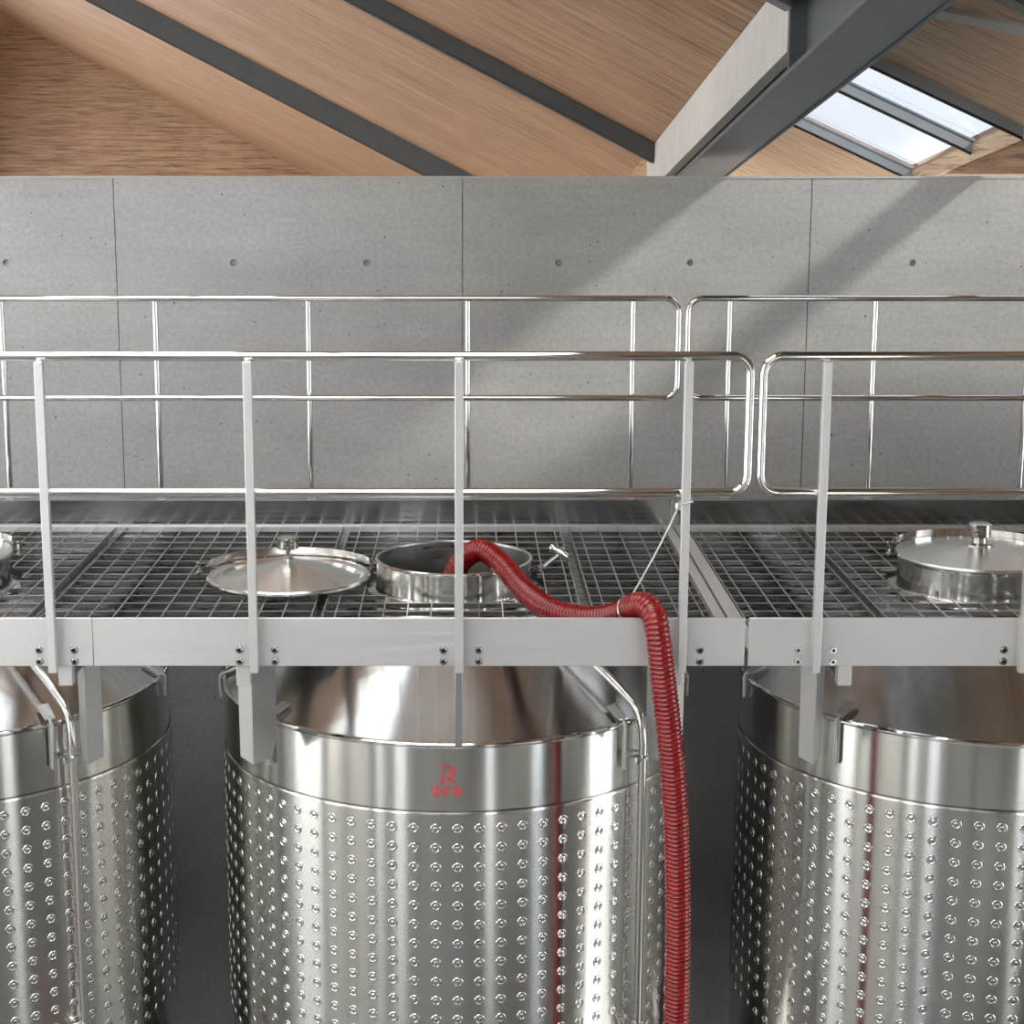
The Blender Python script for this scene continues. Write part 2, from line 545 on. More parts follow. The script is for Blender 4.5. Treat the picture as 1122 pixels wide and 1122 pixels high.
b = MB()   # slanting white strip between two ceiling boards near the top right
q0, q1 = Vector((1.62, 8.30, 0)), Vector((2.845, 7.08, 0))
dv = Vector((0.035, 0.035, 0))
P = []
for p in (q0 - dv, q1 - dv, q1 + dv, q0 + dv):
    P.append((p.x, p.y, roofB(p.x, p.y) - 0.018))
b.prism(P, (0, 0, 0.03))
tag(b.build('trim_3', M['white_plate']), kind='structure')

# far gable of horizontal strand wood, and the outer walls
def uvX(p): return (p.x, p.z)
b = MB()
b.prism([(XL, YF, FLOOR), (XR, YF, FLOOR), (XR, YF, roofR(0, YF)), (XCURB, YF, roofR(0, YF)), (XBEAM, YF, roofB(XBEAM, YF)), (XBEAM, YF, roofA(XBEAM, YF) + 0.05), (XRIDGE, YF, roofA(XRIDGE, YF) + 0.05), (XL, YF, roofA(XL, YF) + 0.05)], (0, 0.2, 0), uvX)
tag(b.build('wall_far', M['wood']), kind='structure')

WIN = []
def outer_wall(name, x0, x1, top, spans, z0, z1, ya=YB, yb=YF):
    """side wall along y from ya to yb with window openings (y0, y1) between z0 and z1; top(y) its upper edge"""
    b = MB()
    b.box(x0, x1, ya, yb, FLOOR, z0)
    edges = [ya] + [v for sp in spans for v in sp] + [yb]
    for a, c in zip(edges[0::2], edges[1::2]):
        b.box(x0, x1, a, c, z0, z1)
    b.prism([(x0, ya, z1), (x0, yb, z1), (x0, yb, top(yb)), (x0, ya, top(ya))], (x1 - x0, 0, 0))
    tag(b.build(name, M['white_render']), kind='structure')
    for a, c in spans:
        WIN.append(((x0 + x1) / 2, a, c, z0, z1))
SPL = [(-6.6, -4.8), (3.2, 5.8), (7.0, 9.6), (12.0, 17.5), (18.5, 24.0), (25.0, 30.5)]  # third window and those past the wall are added to light the roof
outer_wall('wall_left', XL - 0.3, XL, lambda y: roofA(XL, y) + 0.05, SPL, -3.3, 2.3)
outer_wall('wall_right', XR, XR + 0.3, lambda y: roofR(0, y) + 0.05, [(-2.0, -0.4), (4.5, 7.4)], -3.3, 1.7, YB, 10.2)
outer_wall('wall_right', XR, XR + 0.3, lambda y: roofR(0, y) + 0.05, [(10.6, 15.4)], -3.3, 1.1, 10.2, 15.8)  # unseen window, added to light the roof by the skylight from below
outer_wall('wall_right', XR, XR + 0.3, lambda y: roofR(0, y) + 0.05, [(16.2, 21.0), (22.0, 28.0)], -3.3, -0.6, 15.8, YF)  # more unseen windows added to brighten the roof past the wall
k = 1
for xc, a, c, z0, z1 in WIN:
    k += 1
    w = thing('window_%d' % k, at=(xc, (a + c) / 2, z0), kind='structure')
    b = MB(); t = 0.06
    b.box(xc - .04, xc + .04, a, c, z0, z0 + t); b.box(xc - .04, xc + .04, a, c, z1 - t, z1)
    b.box(xc - .04, xc + .04, a, a + t, z0 + t, z1 - t); b.box(xc - .04, xc + .04, c - t, c, z0 + t, z1 - t)
    b.box(xc - .03, xc + .03, (a + c) / 2 - .03, (a + c) / 2 + .03, z0 + t, z1 - t)
    b.build('frame', M['grey_paint'], w)
    for p, q in ((a + t, (a + c) / 2 - .03), ((a + c) / 2 + .03, c - t)):
        b = MB(); b.box(xc - .004, xc + .004, p, q, z0 + t, z1 - t)
        b.build('pane', M['glass'], w)
# rear wall behind the camera: windows left and right of a solid middle
REAR = [(-8.2, -6.4), (4.2, 5.4)]
b = MB()
rz0, rz1 = -3.3, 2.5
b.box(XL, XR, YB - 0.3, YB, FLOOR, rz0)
edges = [XL] + [v for sp in REAR for v in sp] + [XR]
for a, c in zip(edges[0::2], edges[1::2]):
    b.box(a, c, YB - 0.3, YB, rz0, rz1)
b.prism([(XL, YB, rz1), (XR, YB, rz1), (XR, YB, roofR(0, YB) + .05), (XCURB, YB, roofR(0, YB) + .05), (XCURB, YB, roofB(XCURB, YB) + .05), (XBEAM, YB, roofB(XBEAM, YB) + .05), (XBEAM, YB, roofA(XBEAM, YB) + .05), (XRIDGE, YB, roofA(XRIDGE, YB) + .05), (XL, YB, roofA(XL, YB) + .05)], (0, -0.3, 0))
tag(b.build('wall_rear', M['white_render']), kind='structure')
for a, c in REAR:
    k += 1
    w = thing('window_%d' % k, at=((a + c) / 2, YB, rz0), kind='structure')
    b = MB(); t = 0.06; yc = YB - .15
    b.box(a, c, yc - .04, yc + .04, rz0, rz0 + t); b.box(a, c, yc - .04, yc + .04, rz1 - t, rz1)
    b.box(a, a + t, yc - .04, yc + .04, rz0 + t, rz1 - t); b.box(c - t, c, yc - .04, yc + .04, rz0 + t, rz1 - t)
    b.build('frame', M['grey_paint'], w)
    b = MB(); b.box(a + t, c - t, yc - .004, yc + .004, rz0 + t, rz1 - t)
    b.build('pane', M['glass'], w)
# unseen dark columns, added as dark bands for the tanks to reflect
k2 = 3
for x, y in ((XL + 0.2, 2.9), (XL + 0.2, 6.15), (XL + 0.2, -3.6), (XR - 0.2, 4.15), (XR - 0.2, 7.75), (XR - 0.2, 0.6), (-4.6, YB + 0.2), (-1.3, YB + 0.2), (2.1, YB + 0.2)):
    k2 += 1
    zt = (roofA(x, y) if x < XBEAM else roofR(x, y)) - 0.3
    b = MB(); b.box(x - 0.19, x + 0.19, y - 0.19, y + 0.19, FLOOR, zt)
    tag(b.build('trim_%d' % k2, M['grey_paint'], bevel=0.01), kind='structure')  # added unseen column, a dark band for the tanks to reflect
# roof lights in the big slope, added out of view to brighten the hall
for hx0, hx1, hy0, hy1 in FILL_SKY_A:
    k += 1
    w = thing('window_%d' % k, at=(hx0, hy0, roofA(hx0, hy0)), kind='structure')  # added roof light, out of view
    nb = 6 if hx1 - hx0 > 4 else 3
    for i in range(nb + 1):
        x = hx0 + (hx1 - hx0 - 0.06) * i / nb
        b = MB(); slab(b, x, x + 0.06, hy0, hy1, lambda X, Y: roofA(X, Y) - 0.02, 0.1); b.build('glazing_bar', M['grey_paint'], w)
    for i in range(nb):
        xa = hx0 + (hx1 - hx0 - 0.06) * i / nb + 0.06; xb = hx0 + (hx1 - hx0 - 0.06) * (i + 1) / nb
        b = MB(); slab(b, xa, xb, hy0, hy1, lambda X, Y: roofA(X, Y) + 0.03, 0.01); b.build('pane', M['glass'], w)

k += 1
w = thing('window_%d' % k, at=(RL[0], RL[2], roofR(0, RL[2])), kind='structure')
b = MB(); slab(b, RL[0], RL[1], RL[2], RL[3], lambda X, Y: roofR(X, Y) + 0.03, 0.01); b.build('pane', M['solar_glass'], w)

# the skylight seen at the top right
sky = thing('window_1', at=(2.1, Y_S1, EYE + 0.5), kind='structure')
def bar_B(y0, w, h, x0=XBEAM + 0.1, x1=XCURB + 0.02, up=0.05):
    b = MB()
    P = [(x0, y0, roofB(x0, y0) - h), (x1, y0, roofB(x1, y0) - h), (x1, y0, roofB(x1, y0) + up), (x0, y0, roofB(x0, y0) + up)]
    b.prism(P, (0, w, 0))
    return b
for y0 in (Y_S0 - 0.05, Y_S1 - 0.03, Y_S2 - 0.05):
    hb = 0.058 if y0 < Y_S0 else 0.022
    gb = bar_B(y0, 0.045, hb, up=0.055).build('glazing_bar', M['lit_paint'], sky, bevel=0.003)
    b = MB()
    x0, x1 = XBEAM + 0.1, XCURB + 0.02
    b.prism([(x0, y0 + 0.006, roofB(x0, y0) - hb - 0.012), (x1, y0 + 0.006, roofB(x1, y0) - hb - 0.012), (x1, y0 + 0.006, roofB(x1, y0) - hb), (x0, y0 + 0.006, roofB(x0, y0) - hb)], (0, 0.033, 0))
    b.build('shade_strip', M['dark'], gb)  # dark underside of the bar, shade put on as a strip
for y0, y1 in ((Y_S0 + 0.04, Y_S1 - 0.03), (Y_S1 + 0.04, Y_S2 - 0.05)):
    b = MB(); slab(b, XBEAM, XCURB, y0, y1, lambda X, Y: roofB(X, Y) + 0.03, 0.012)
    b.build('pane', M['solar_glass'], sky)

# steel roof frame
def rafter(y0, w, h, label):
    t = thing('steel_rafter', label, 'rafter', (XBEAM, y0, roofA(XBEAM, y0)), 'grey steel rafters under the wooden roof', 'thing')
    x0, x1 = XRIDGE, XBEAM - 0.004
    f = 0.018
    def strip(ya, yb, za, zb):
        b = MB()
        b.prism([(x0, ya, roofA(x0, y0) - za), (x1, ya, roofA(x1, y0) - za), (x1, ya, roofA(x1, y0) - zb), (x0, ya, roofA(x0, y0) - zb)], (0, yb - ya, 0))
        return b
    strip(y0, y0 + w, 0.0, h - f).build('body', M['grey_paint'], t, bevel=0.004)
    strip(y0 - 0.006, y0 + w + 0.006, h - f, h).build('bottom_plate', M['grey_paint'], t, bevel=0.003)
rafter(12.4, 0.15, 0.144, 'dark grey steel rafter in mid ceiling ending at the white side of the big beam')
rafter(19.65, 0.30, 0.29, 'dark grey steel rafter on the left sloping down behind the concrete wall')
rafter(7.25, 0.15, 0.175, 'short visible tip of grey rafter meeting the big beam at the picture top')
rafter(2.1, 0.15, 0.16, 'grey steel rafter over the front bay of the hall between two added roof lights')
rafter(-3.0, 0.15, 0.16, 'grey steel rafter over the rear bay of the hall')
t = bar_B(6.84, 0.16, 0.16, up=-0.002).build('steel_rafter', M['grey_paint'], bevel=0.004)
tag(t, 'corner of grey steel rafter in the top right corner above the skylight', 'rafter', 'grey steel rafters under the wooden roof', 'thing')

# the big inclined beam
beam = thing('steel_beam', 'large grey inclined steel beam with wide bottom flange passing over the concrete wall', 'beam', (1.47, 10.0, EYE + 0.09), kind='thing')
SB = -0.1172
def bz(y): return EYE + 1.258 + SB * y
Y0B, Y1B = -7.9, 13.2
def beam_bar(x0, x1, d0, d1, ya=Y0B, yb=Y1B):
    b = MB()
    b.prism([(x0, ya, bz(ya) + d0), (x0, yb, bz(yb) + d0), (x0, yb, bz(yb) + d1), (x0, ya, bz(ya) + d1)], (x1 - x0, 0, 0))
    return b
beam_bar(1.33, 1.607, 0.0, 0.022).build('bottom_flange', M['grey_paint'], beam, bevel=0.004)
beam_bar(1.405, 1.425, 0.022, 0.40).build('web', M['grey_paint'], beam)
beam_bar(1.345, 1.592, 0.40, 0.42).build('top_flange', M['grey_paint'], beam, bevel=0.004)
beam_bar(1.607, 1.612, -0.012, 0.034).build('edge_strip', M['grey_paint'], beam)
for y in (7.335, 2.2, -2.9):
    beam_bar(1.335, 1.405, 0.022, 0.40, y, y + 0.03).build('stiffener', M['grey_paint'], beam)
    beam_bar(1.425, 1.60, 0.022, 0.40, y, y + 0.03).build('stiffener', M['grey_paint'], beam)
b = MB()  # white plate filling the wedge between roof slope and beam
ya, yb = 7.37, 12.9
b.prism([(1.332, ya, bz(ya) + 0.10), (1.332, yb, bz(yb) + 0.10), (1.332, yb, roofA(1.332, yb) - 0.002), (1.332, ya, roofA(1.332, ya) - 0.002)], (0.06, 0, 0))
tag(b.build('side_plate', M['white_plate'], beam), 'off white plate filling the wedge above the beam')

# ------------------------------------------------------------------ tanks
TX, TY, TR, TZ = -0.055, 7.95, 1.093, -0.59   # axis, radius, height of the rim
SEAM, SEAM2, TBOT = -0.885, -2.2, -2.62
SP = 2.48
NR, NZ = 0.368, -0.03                        # manhole neck
TANK_AT = (TX, TY, FLOOR)
c0 = (TX, TY, 0)
tank = thing('fermentation_tank', 'middle steel tank bearing the red cat emblem below the open manhole', 'tank', TANK_AT, 'dimpled steel tanks under the catwalk')
b = MB(); b.lathe([(TR, TZ), (TR, TZ - 0.01), (TR, SEAM + 0.012), (TR, SEAM + 0.006), (TR - 0.004, SEAM + 0.003)], c0, 160)
b.build('upper_band', M['tank_steel'], tank)
b = MB(); b.lathe([(TR - 0.004, SEAM + 0.001), (TR + 0.004, SEAM - 0.002), (TR + 0.006, SEAM - 0.008), (TR + 0.006, SEAM - 0.014), (TR + 0.006, SEAM2 + 0.012), (TR + 0.006, SEAM2 + 0.006), (TR, SEAM2)], c0, 160)
b.build('cooling_jacket', M['tank_steel'], tank)
b = MB(); b.lathe([(TR, SEAM2), (TR, TBOT), (TR - 0.05, TBOT - 0.05), (0.2, TBOT - 0.22), (0.0, TBOT - 0.22)], c0, 128)
b.build('lower_band', M['tank_steel'], tank)
def ring_pts(r, z, n, c=c0, a0=0, a1=2 * PI): return [(c[0] + r * math.cos(a0 + (a1 - a0) * i / n), c[1] + r * math.sin(a0 + (a1 - a0) * i / n), z) for i in range(n if abs(a1 - a0 - 2 * PI) < 1e-6 else n + 1)]
b = MB(); b.tube(ring_pts(TR + 0.002, TZ, 160), 0.013, 10, closed=True)
b.build('rim_bead', M['polished'], tank)
cone = [(TR - 0.002, TZ + 0.004), (TR - 0.035, TZ + 0.020)]
for i in range(1, 9):
    f = i / 8
    cone.append((TR - 0.035 + (NR + 0.02 - TR + 0.035) * f, TZ + 0.020 + (-0.19 - TZ - 0.020) * f))
b = MB(); b.lathe(cone, c0, 160)
b.build('conical_roof', M['cone_steel'], tank)
b = MB(); b.lathe([(NR + 0.05, -0.192), (NR + 0.05, -0.180), (NR + 0.004, -0.172), (NR, -0.165), (NR, -0.158), (NR, NZ - 0.014), (NR, NZ - 0.008), (NR + 0.004, NZ), (NR - 0.002, NZ + 0.004), (NR - 0.008, NZ + 0.003)], c0, 96)
b.build('manhole_neck', M['tank_steel'], tank)
b = MB(); b.lathe([(NR - 0.008, NZ + 0.003), (NR - 0.010, NZ), (NR - 0.010, NZ - 0.01), (NR - 0.010, -0.29), (NR - 0.010, -0.30)], c0, 96)
b.build('neck_lining', M['grating_steel'], tank)
# pressed dimples of the cooling jacket: many and alike, one mesh
b = MB(); bm = b.bm
NCOL, NROW = 74, 15
RJ = TR + 0.006
prof = [(0.0235, -0.0008), (0.0215, 0.0024), (0.0185, 0.0034), (0.0150, 0.0014), (0.0115, 0.0004), (0.0085, 0.0018), (0.0050, 0.0028)]
for i in range(NCOL):
    th = 2 * PI * i / NCOL - PI / 2 + 0.02
    er = Vector((math.cos(th), math.sin(th), 0)); et = Vector((-math.sin(th), math.cos(th), 0))
    for j in range(NROW):
        zc = SEAM - 0.072 - 0.0868 * j
        prev = None
        for r, h in prof:
            ring = []
            for q in range(12):
                a = 2 * PI * q / 12
                u, w = r * math.cos(a), r * math.sin(a)
                ph = u / RJ
                rad = RJ + h
                d = er * math.cos(ph) + et * math.sin(ph)
                ring.append(bm.verts.new((TX + d.x * rad, TY + d.y * rad, zc + w)))
            if prev:
                for q in range(12):
                    bm.faces.new([prev[q], prev[(q + 1) % 12], ring[(q + 1) % 12], ring[q]])
            prev = ring
        bm.faces.new(prev)
tag(b.build('dimples', M['polished'], tank, angle=80, recalc=False), kind='stuff')
# pipe that runs down the roof and the flank
TH = math.radians(-90 + 46.0)
def on_tank(r, z, th=TH): return (TX + r * math.cos(th), TY + r * math.sin(th), z)
def pipe_path(th):
    return spline([on_tank(0.45, -0.165, th), on_tank(0.62, -0.245, th), on_tank(0.9, -0.395, th), on_tank(1.05, -0.482, th), on_tank(1.120, -0.545, th), on_tank(1.146, -0.65, th), on_tank(1.148, -0.85, th), on_tank(1.148, -1.6, th), on_tank(1.148, -2.4, th), on_tank(1.148, -2.9, th)], 8)
b = MB(); b.tube(pipe_path(TH), 0.0195, 14)
pipe = b.build('down_pipe', M['polished'], tank)
for zc in (-0.74, -2.0):
    b = MB()
    b.tube([on_tank(1.148 + 0.025 * math.cos(a), zc, TH + 0.022 * math.sin(a)) for a in [2 * PI * i / 16 for i in range(16)]], 0.006, 6, closed=True)
    b.tube([on_tank(1.128, zc, TH - 0.012), on_tank(1.113, zc - 0.004, TH - 0.04), on_tank(1.095, zc + 0.03, TH - 0.065)], 0.006, 6)
    b.tube([on_tank(1.128, zc, TH + 0.012), on_tank(1.113, zc, TH + 0.03), on_tank(1.093, zc, TH + 0.05)], 0.006, 6)
    b.lathe([(0, 0.016), (0.011, 0.016), (0.012, 0.0), (0.011, -0.014), (0, -0.014)], on_tank(1.148, zc - 0.012, TH - 0.033), 8)
    b.build('pipe_clamp', M['polished'], pipe)
# clips over the rim with a hanging strap
for th in (math.radians(-90 - 46.0), math.radians(-90 + 42.5), math.radians(-90 - 84), math.radians(-90 + 86)):
    sl = 0.19 if abs(math.cos(th)) < 0.9 else 0.085
    b = MB()
    er = Vector((math.cos(th), math.sin(th), 0)); et = Vector((-math.sin(th), math.cos(th), 0))
    o = Vector(c0)
    def P(r, t, z): return o + er * r + et * t + Vector((0, 0, z))
    b.tube([P(TR + 0.018, -0.008, TZ - sl - 0.01), P(TR + 0.020, -0.008, TZ + 0.004), P(TR + 0.006, -0.008, TZ + 0.026), P(TR - 0.03, 0.006, TZ + 0.034), P(TR - 0.075, 0.02, TZ + 0.060)], 0.007, 8)
    b.prism([P(TR - 0.075, 0.034, TZ + 0.064), P(TR - 0.075, -0.022, TZ + 0.064), P(TR + 0.005, -0.03, TZ + 0.022), P(TR + 0.012, 0.016, TZ + 0.022)], (0, 0, 0.006))
    b.prism([P(TR + 0.012, -0.022, TZ - sl), P(TR + 0.012, 0.004, TZ - sl), P(TR + 0.012, 0.004, TZ + 0.01), P(TR + 0.012, -0.022, TZ + 0.01)], er * 0.005)
    b.build('rim_clip', M['plain_steel'], tank)
for a in (45, 135, 225, 315):
    x, y = TX + 0.92 * math.cos(math.radians(a)), TY + 0.92 * math.sin(math.radians(a))
    b = MB(); b.lathe([(0, TBOT - 0.02), (0.06, TBOT - 0.02), (0.06, FLOOR + 0.03), (0.10, FLOOR + 0.025), (0.10, FLOOR), (0, FLOOR)], (x, y, 0), 20)
    b.build('leg', M['plain_steel'], tank)

# emblem and lettering, printed on the shell of the middle tank
def on_shell(s, z):
    th = -PI / 2 + s / TR
    return Vector((TX + (TR + 0.0012) * math.cos(th), TY + (TR + 0.0012) * math.sin(th), z))
def strokes(lines, w):
    """flat ribbons of width w on the shell; lines in metres (s, z)"""
    b = MB()
    for L in lines:
        P = [Vector((x, y)) for x, y in L]
        k = len(P)
        lv, rv = [], []
        for i in range(k):
            t = P[min(i + 1, k - 1)] - P[max(i - 1, 0)]
            if t.length < 1e-9: t = Vector((1, 0))
            t.normalize(); n = Vector((-t.y, t.x))
            e = P[i]
            if i == 0: e = e - t * w * 0.4
            if i == k - 1: e = e + t * w * 0.4
            lv.append(e + n * w / 2); rv.append(e - n * w / 2)
        va = [b.bm.verts.new(on_shell(p.x, p.y)) for p in lv]; vb = [b.bm.verts.new(on_shell(p.x, p.y)) for p in rv]
        for i in range(k - 1):
            b.face([vb[i], vb[i + 1], va[i + 1], va[i]])
    return b
LX, LZ, U = -0.0225, -0.812, 0.00385    # middle of the mark, foot of the lettering, metres per pixel of the print
def circ2(cx, cy, r, a0, a1, n=22): return [(cx + r * math.cos(math.radians(a0 + (a1 - a0) * i / n)), cy + r * math.sin(math.radians(a0 + (a1 - a0) * i / n))) for i in range(n + 1)]
def px(lines): return [[(LX + x * U, LZ + y * U) for x, y in L] for L in lines]
cat_lines = [
    # head, ears and back: down the left side to the front paw
    [(-4.9, 22.2), (-4.9, 35.6), (-3.9, 35.6), (-2.6, 33.6), (0.9, 33.6), (2.2, 35.6), (3.3, 35.6), (3.5, 28.0)],
    [(-4.9, 24.0), (-4.9, 21.0), (-5.6, 19.4), (-7.6, 17.8), (-8.6, 16.2), (-8.2, 15.0), (-6.6, 14.6), (-4.2, 14.8), (-2.6, 15.8), (-1.2, 17.6)],
    # hind quarter, a curl that runs on into the raised tail
    circ2(3.3, 19.9, 5.2, 150, 395, 30) + [(7.0, 25.0), (5.6, 26.6), (4.6, 28.4), (5.0, 30.4)] + circ2(7.6, 29.5, 2.7, 150, -110, 18),
    circ2(3.3, 20.4, 5.0, 150, 60, 10) + [(6.4, 23.8)],
    circ2(2.9, 20.6, 2.3, 160, -150, 18) + [(2.0, 19.6)],
]
tag(strokes(px(cat_lines), 0.0042).build('emblem', M['red_print'], tank, recalc=False), 'red line drawing of a sitting cat')
h = 10.6
word = [
    [(-15.6, 2), (-15.6, h - 2), (-14.6, h), (-12.6, h), (-11.6, h - 2), (-11.6, 2), (-12.6, 0), (-14.6, 0), (-15.6, 2), (-15.6, 3)],
    [(-8.9, h), (-8.9, 1.4), (-8.2, 0), (-6.0, 0)],
    [(-4.6, 0), (-4.6, h - 2), (-3.6, h), (-1.8, h), (-0.8, h - 2), (-0.8, 0)], [(-4.6, 4.4), (-0.8, 4.4)],
    [(1.4, h), (3.1, 0.2), (4.8, h)],
    [(7.6, 0), (7.6, h)],
    [(10.6, 0), (10.6, h)], [(10.8, h), (14.6, 0.2)], [(14.8, 0), (14.8, h)],
]
tag(strokes(px(word), 0.0048).build('lettering', M['red_print'], tank, recalc=False), 'red word OLAVIN under the cat emblem')

copy_thing(tank, (TX - SP, TY, FLOOR), 'dimpled steel tank cut off by the left edge with a steel pipe down its flank', ('emblem', 'lettering'))
copy_thing(tank, (TX + SP, TY, FLOOR), 'dimpled steel tank at far right under the closed manhole lid', ('emblem', 'lettering'))

# ------------------------------------------------------------------ manhole lids
def lid_mesh_parts(t, c, closed):
    """c: centre of the lid rim"""
    R = NR + 0.014
    b = MB()
    if closed:
        b.lathe([(R, -0.012), (R + 0.004, -0.004), (R, 0.006), (R - 0.02, 0.008), (R - 0.05, 0.010), (0.22, 0.028), (0.08, 0.044), (0.0, 0.046)], c, 96)
    else:
        b.lathe([(R - 0.01, -0.020), (R, -0.014), (R + 0.002, -0.004), (R - 0.004, 0.003), (R - 0.022, 0.003), (R - 0.040, -0.006), (R - 0.055, -0.004), (0.20, 0.030), (0.06, 0.064), (0.018, 0.078), (0.0, 0.079)], c, 96)
    b.build('lid', M['lid_steel'], t, angle=25)
    return R
def lid_knob(t, c, z0, stem, r_stem, r_knob, h):
    b = MB()
    prof = [(r_stem * 1.9, z0 - 0.004), (r_stem * 1.9, z0 + 0.006), (r_stem, z0 + 0.012), (r_stem, z0 + stem), (r_knob * 0.9, z0 + stem + 0.004)]
    zz = z0 + stem + 0.006
    for i in range(3):
        prof += [(r_knob, zz + 0.002), (r_knob, zz + h / 3 - 0.004), (r_knob * 0.93, zz + h / 3 - 0.002), (r_knob * 0.93, zz + h / 3)]
        zz += h / 3
    prof += [(r_knob * 0.8, zz + 0.003), (0, zz + 0.004)]
    b.lathe(prof, c, 32)
    b.build('knob', M['polished'], t)
def clamp_band(t, c, R, zlo, zhi, a0, a1, lug=True):
    b = MB()
    b.lathe([(R, zlo), (R + 0.004, zlo), (R + 0.004, zhi), (R, zhi), (R, zlo)], c, 60, math.radians(a0), math.radians(a1))
    band = b.build('clamp_band', M['polished'], t)
    for a in (a0, a1):
        th = math.radians(a)
        er = Vector((math.cos(th), math.sin(th), 0)); et = Vector((-math.sin(th), math.cos(th), 0))
        o = Vector(c)
        b = MB()
        def P(r, tt, z): return o + er * r + et * tt + Vector((0, 0, z))
        b.prism([P(R - 0.004, -0.012, zlo - 0.006), P(R + 0.040, -0.012, zlo - 0.006), P(R + 0.040, 0.012, zlo - 0.006), P(R - 0.004, 0.012, zlo - 0.006)], (0, 0, 0.006))
        b.prism([P(R - 0.004, -0.012, zhi), P(R + 0.040, -0.012, zhi), P(R + 0.040, 0.012, zhi), P(R - 0.004, 0.012, zhi)], (0, 0, 0.006))
        b.rod(P(R + 0.024, 0, zlo - 0.012), P(R + 0.024, 0, zhi + 0.012), 0.009, 10)
        b.build('lug', M['polished'], band)
# lid taken off and laid on the grating
LC = (-0.835, 7.92, -0.106)
lo = thing('manhole_lid', 'conical steel lid with knob lying loose on the grating beside the open manhole', 'lid', (LC[0], LC[1], -0.14), 'manhole lids on the catwalk')
R = lid_mesh_parts(lo, LC, False)
lid_knob(lo, LC, 0.072, 0.048, 0.014, 0.051, 0.052)
clamp_band(lo, LC, R + 0.022, 0.004, 0.042, 4, 176)
for a in (30, 150, 270):
    b = MB()
    p = (LC[0] + 0.3 * math.cos(math.radians(a)), LC[1] + 0.3 * math.sin(math.radians(a)), 0)
    b.lathe([(0, LC[2] - 0.006), (0.012, LC[2] - 0.006), (0.012, -0.140), (0, -0.140)], p, 10)
    b.build('foot', M['plain_steel'], lo)
# closed lids on the two neighbours
for dx, lab in ((SP, 'closed round steel lid with thick knob on the manhole at far right'), (-SP, 'closed steel lid mostly cut off by the left picture edge')):
    c = (TX + dx, TY, NZ + 0.016)
    t = thing('manhole_lid', lab, 'lid', (c[0], c[1], NZ), 'manhole lids on the catwalk')
    R = lid_mesh_parts(t, c, True)
    lid_knob(t, c, 0.044, 0.036, 0.036, 0.054, 0.060)
    clamp_band(t, c, R + 0.012, -0.006, 0.040, 6, 174)

# swing bolt with T-handle hinged to the open neck
sb = thing('swing_bolt', 'small chrome swing bolt with T shaped handle beside the open manhole', 'bolt', (TX + NR, TY, -0.06))
p0 = Vector((TX + NR + 0.004, TY - 0.01, -0.075)); p1 = Vector((TX + NR + 0.045, TY, -0.085)); p2 = Vector((TX + NR + 0.145, TY + 0.16, -0.045))
b = MB(); b.rod(p0, p1, 0.008); b.lathe([(0, 0.016), (0.014, 0.014), (0.014, -0.014), (0, -0.016)], p1, 12); b.build('hinge', M['polished'], sb)
b = MB(); b.rod(p1, p2, 0.0105); b.build('rod', M['polished'], sb)
ax = Vector((0.75, -0.35, -0.45)).normalized()
b = MB(); b.tube([p2 - ax * 0.056, p2 - ax * 0.044, p2 - ax * 0.04, p2 - ax * 0.016, p2 - ax * 0.012, p2 + ax * 0.012, p2 + ax * 0.016, p2 + ax * 0.04, p2 + ax * 0.044, p2 + ax * 0.052], 0.01, 12, radii=[0.022, 0.027, 0.017, 0.018, 0.028, 0.028, 0.018, 0.017, 0.027, 0.022])
b.build('handle', M['polished'], sb)

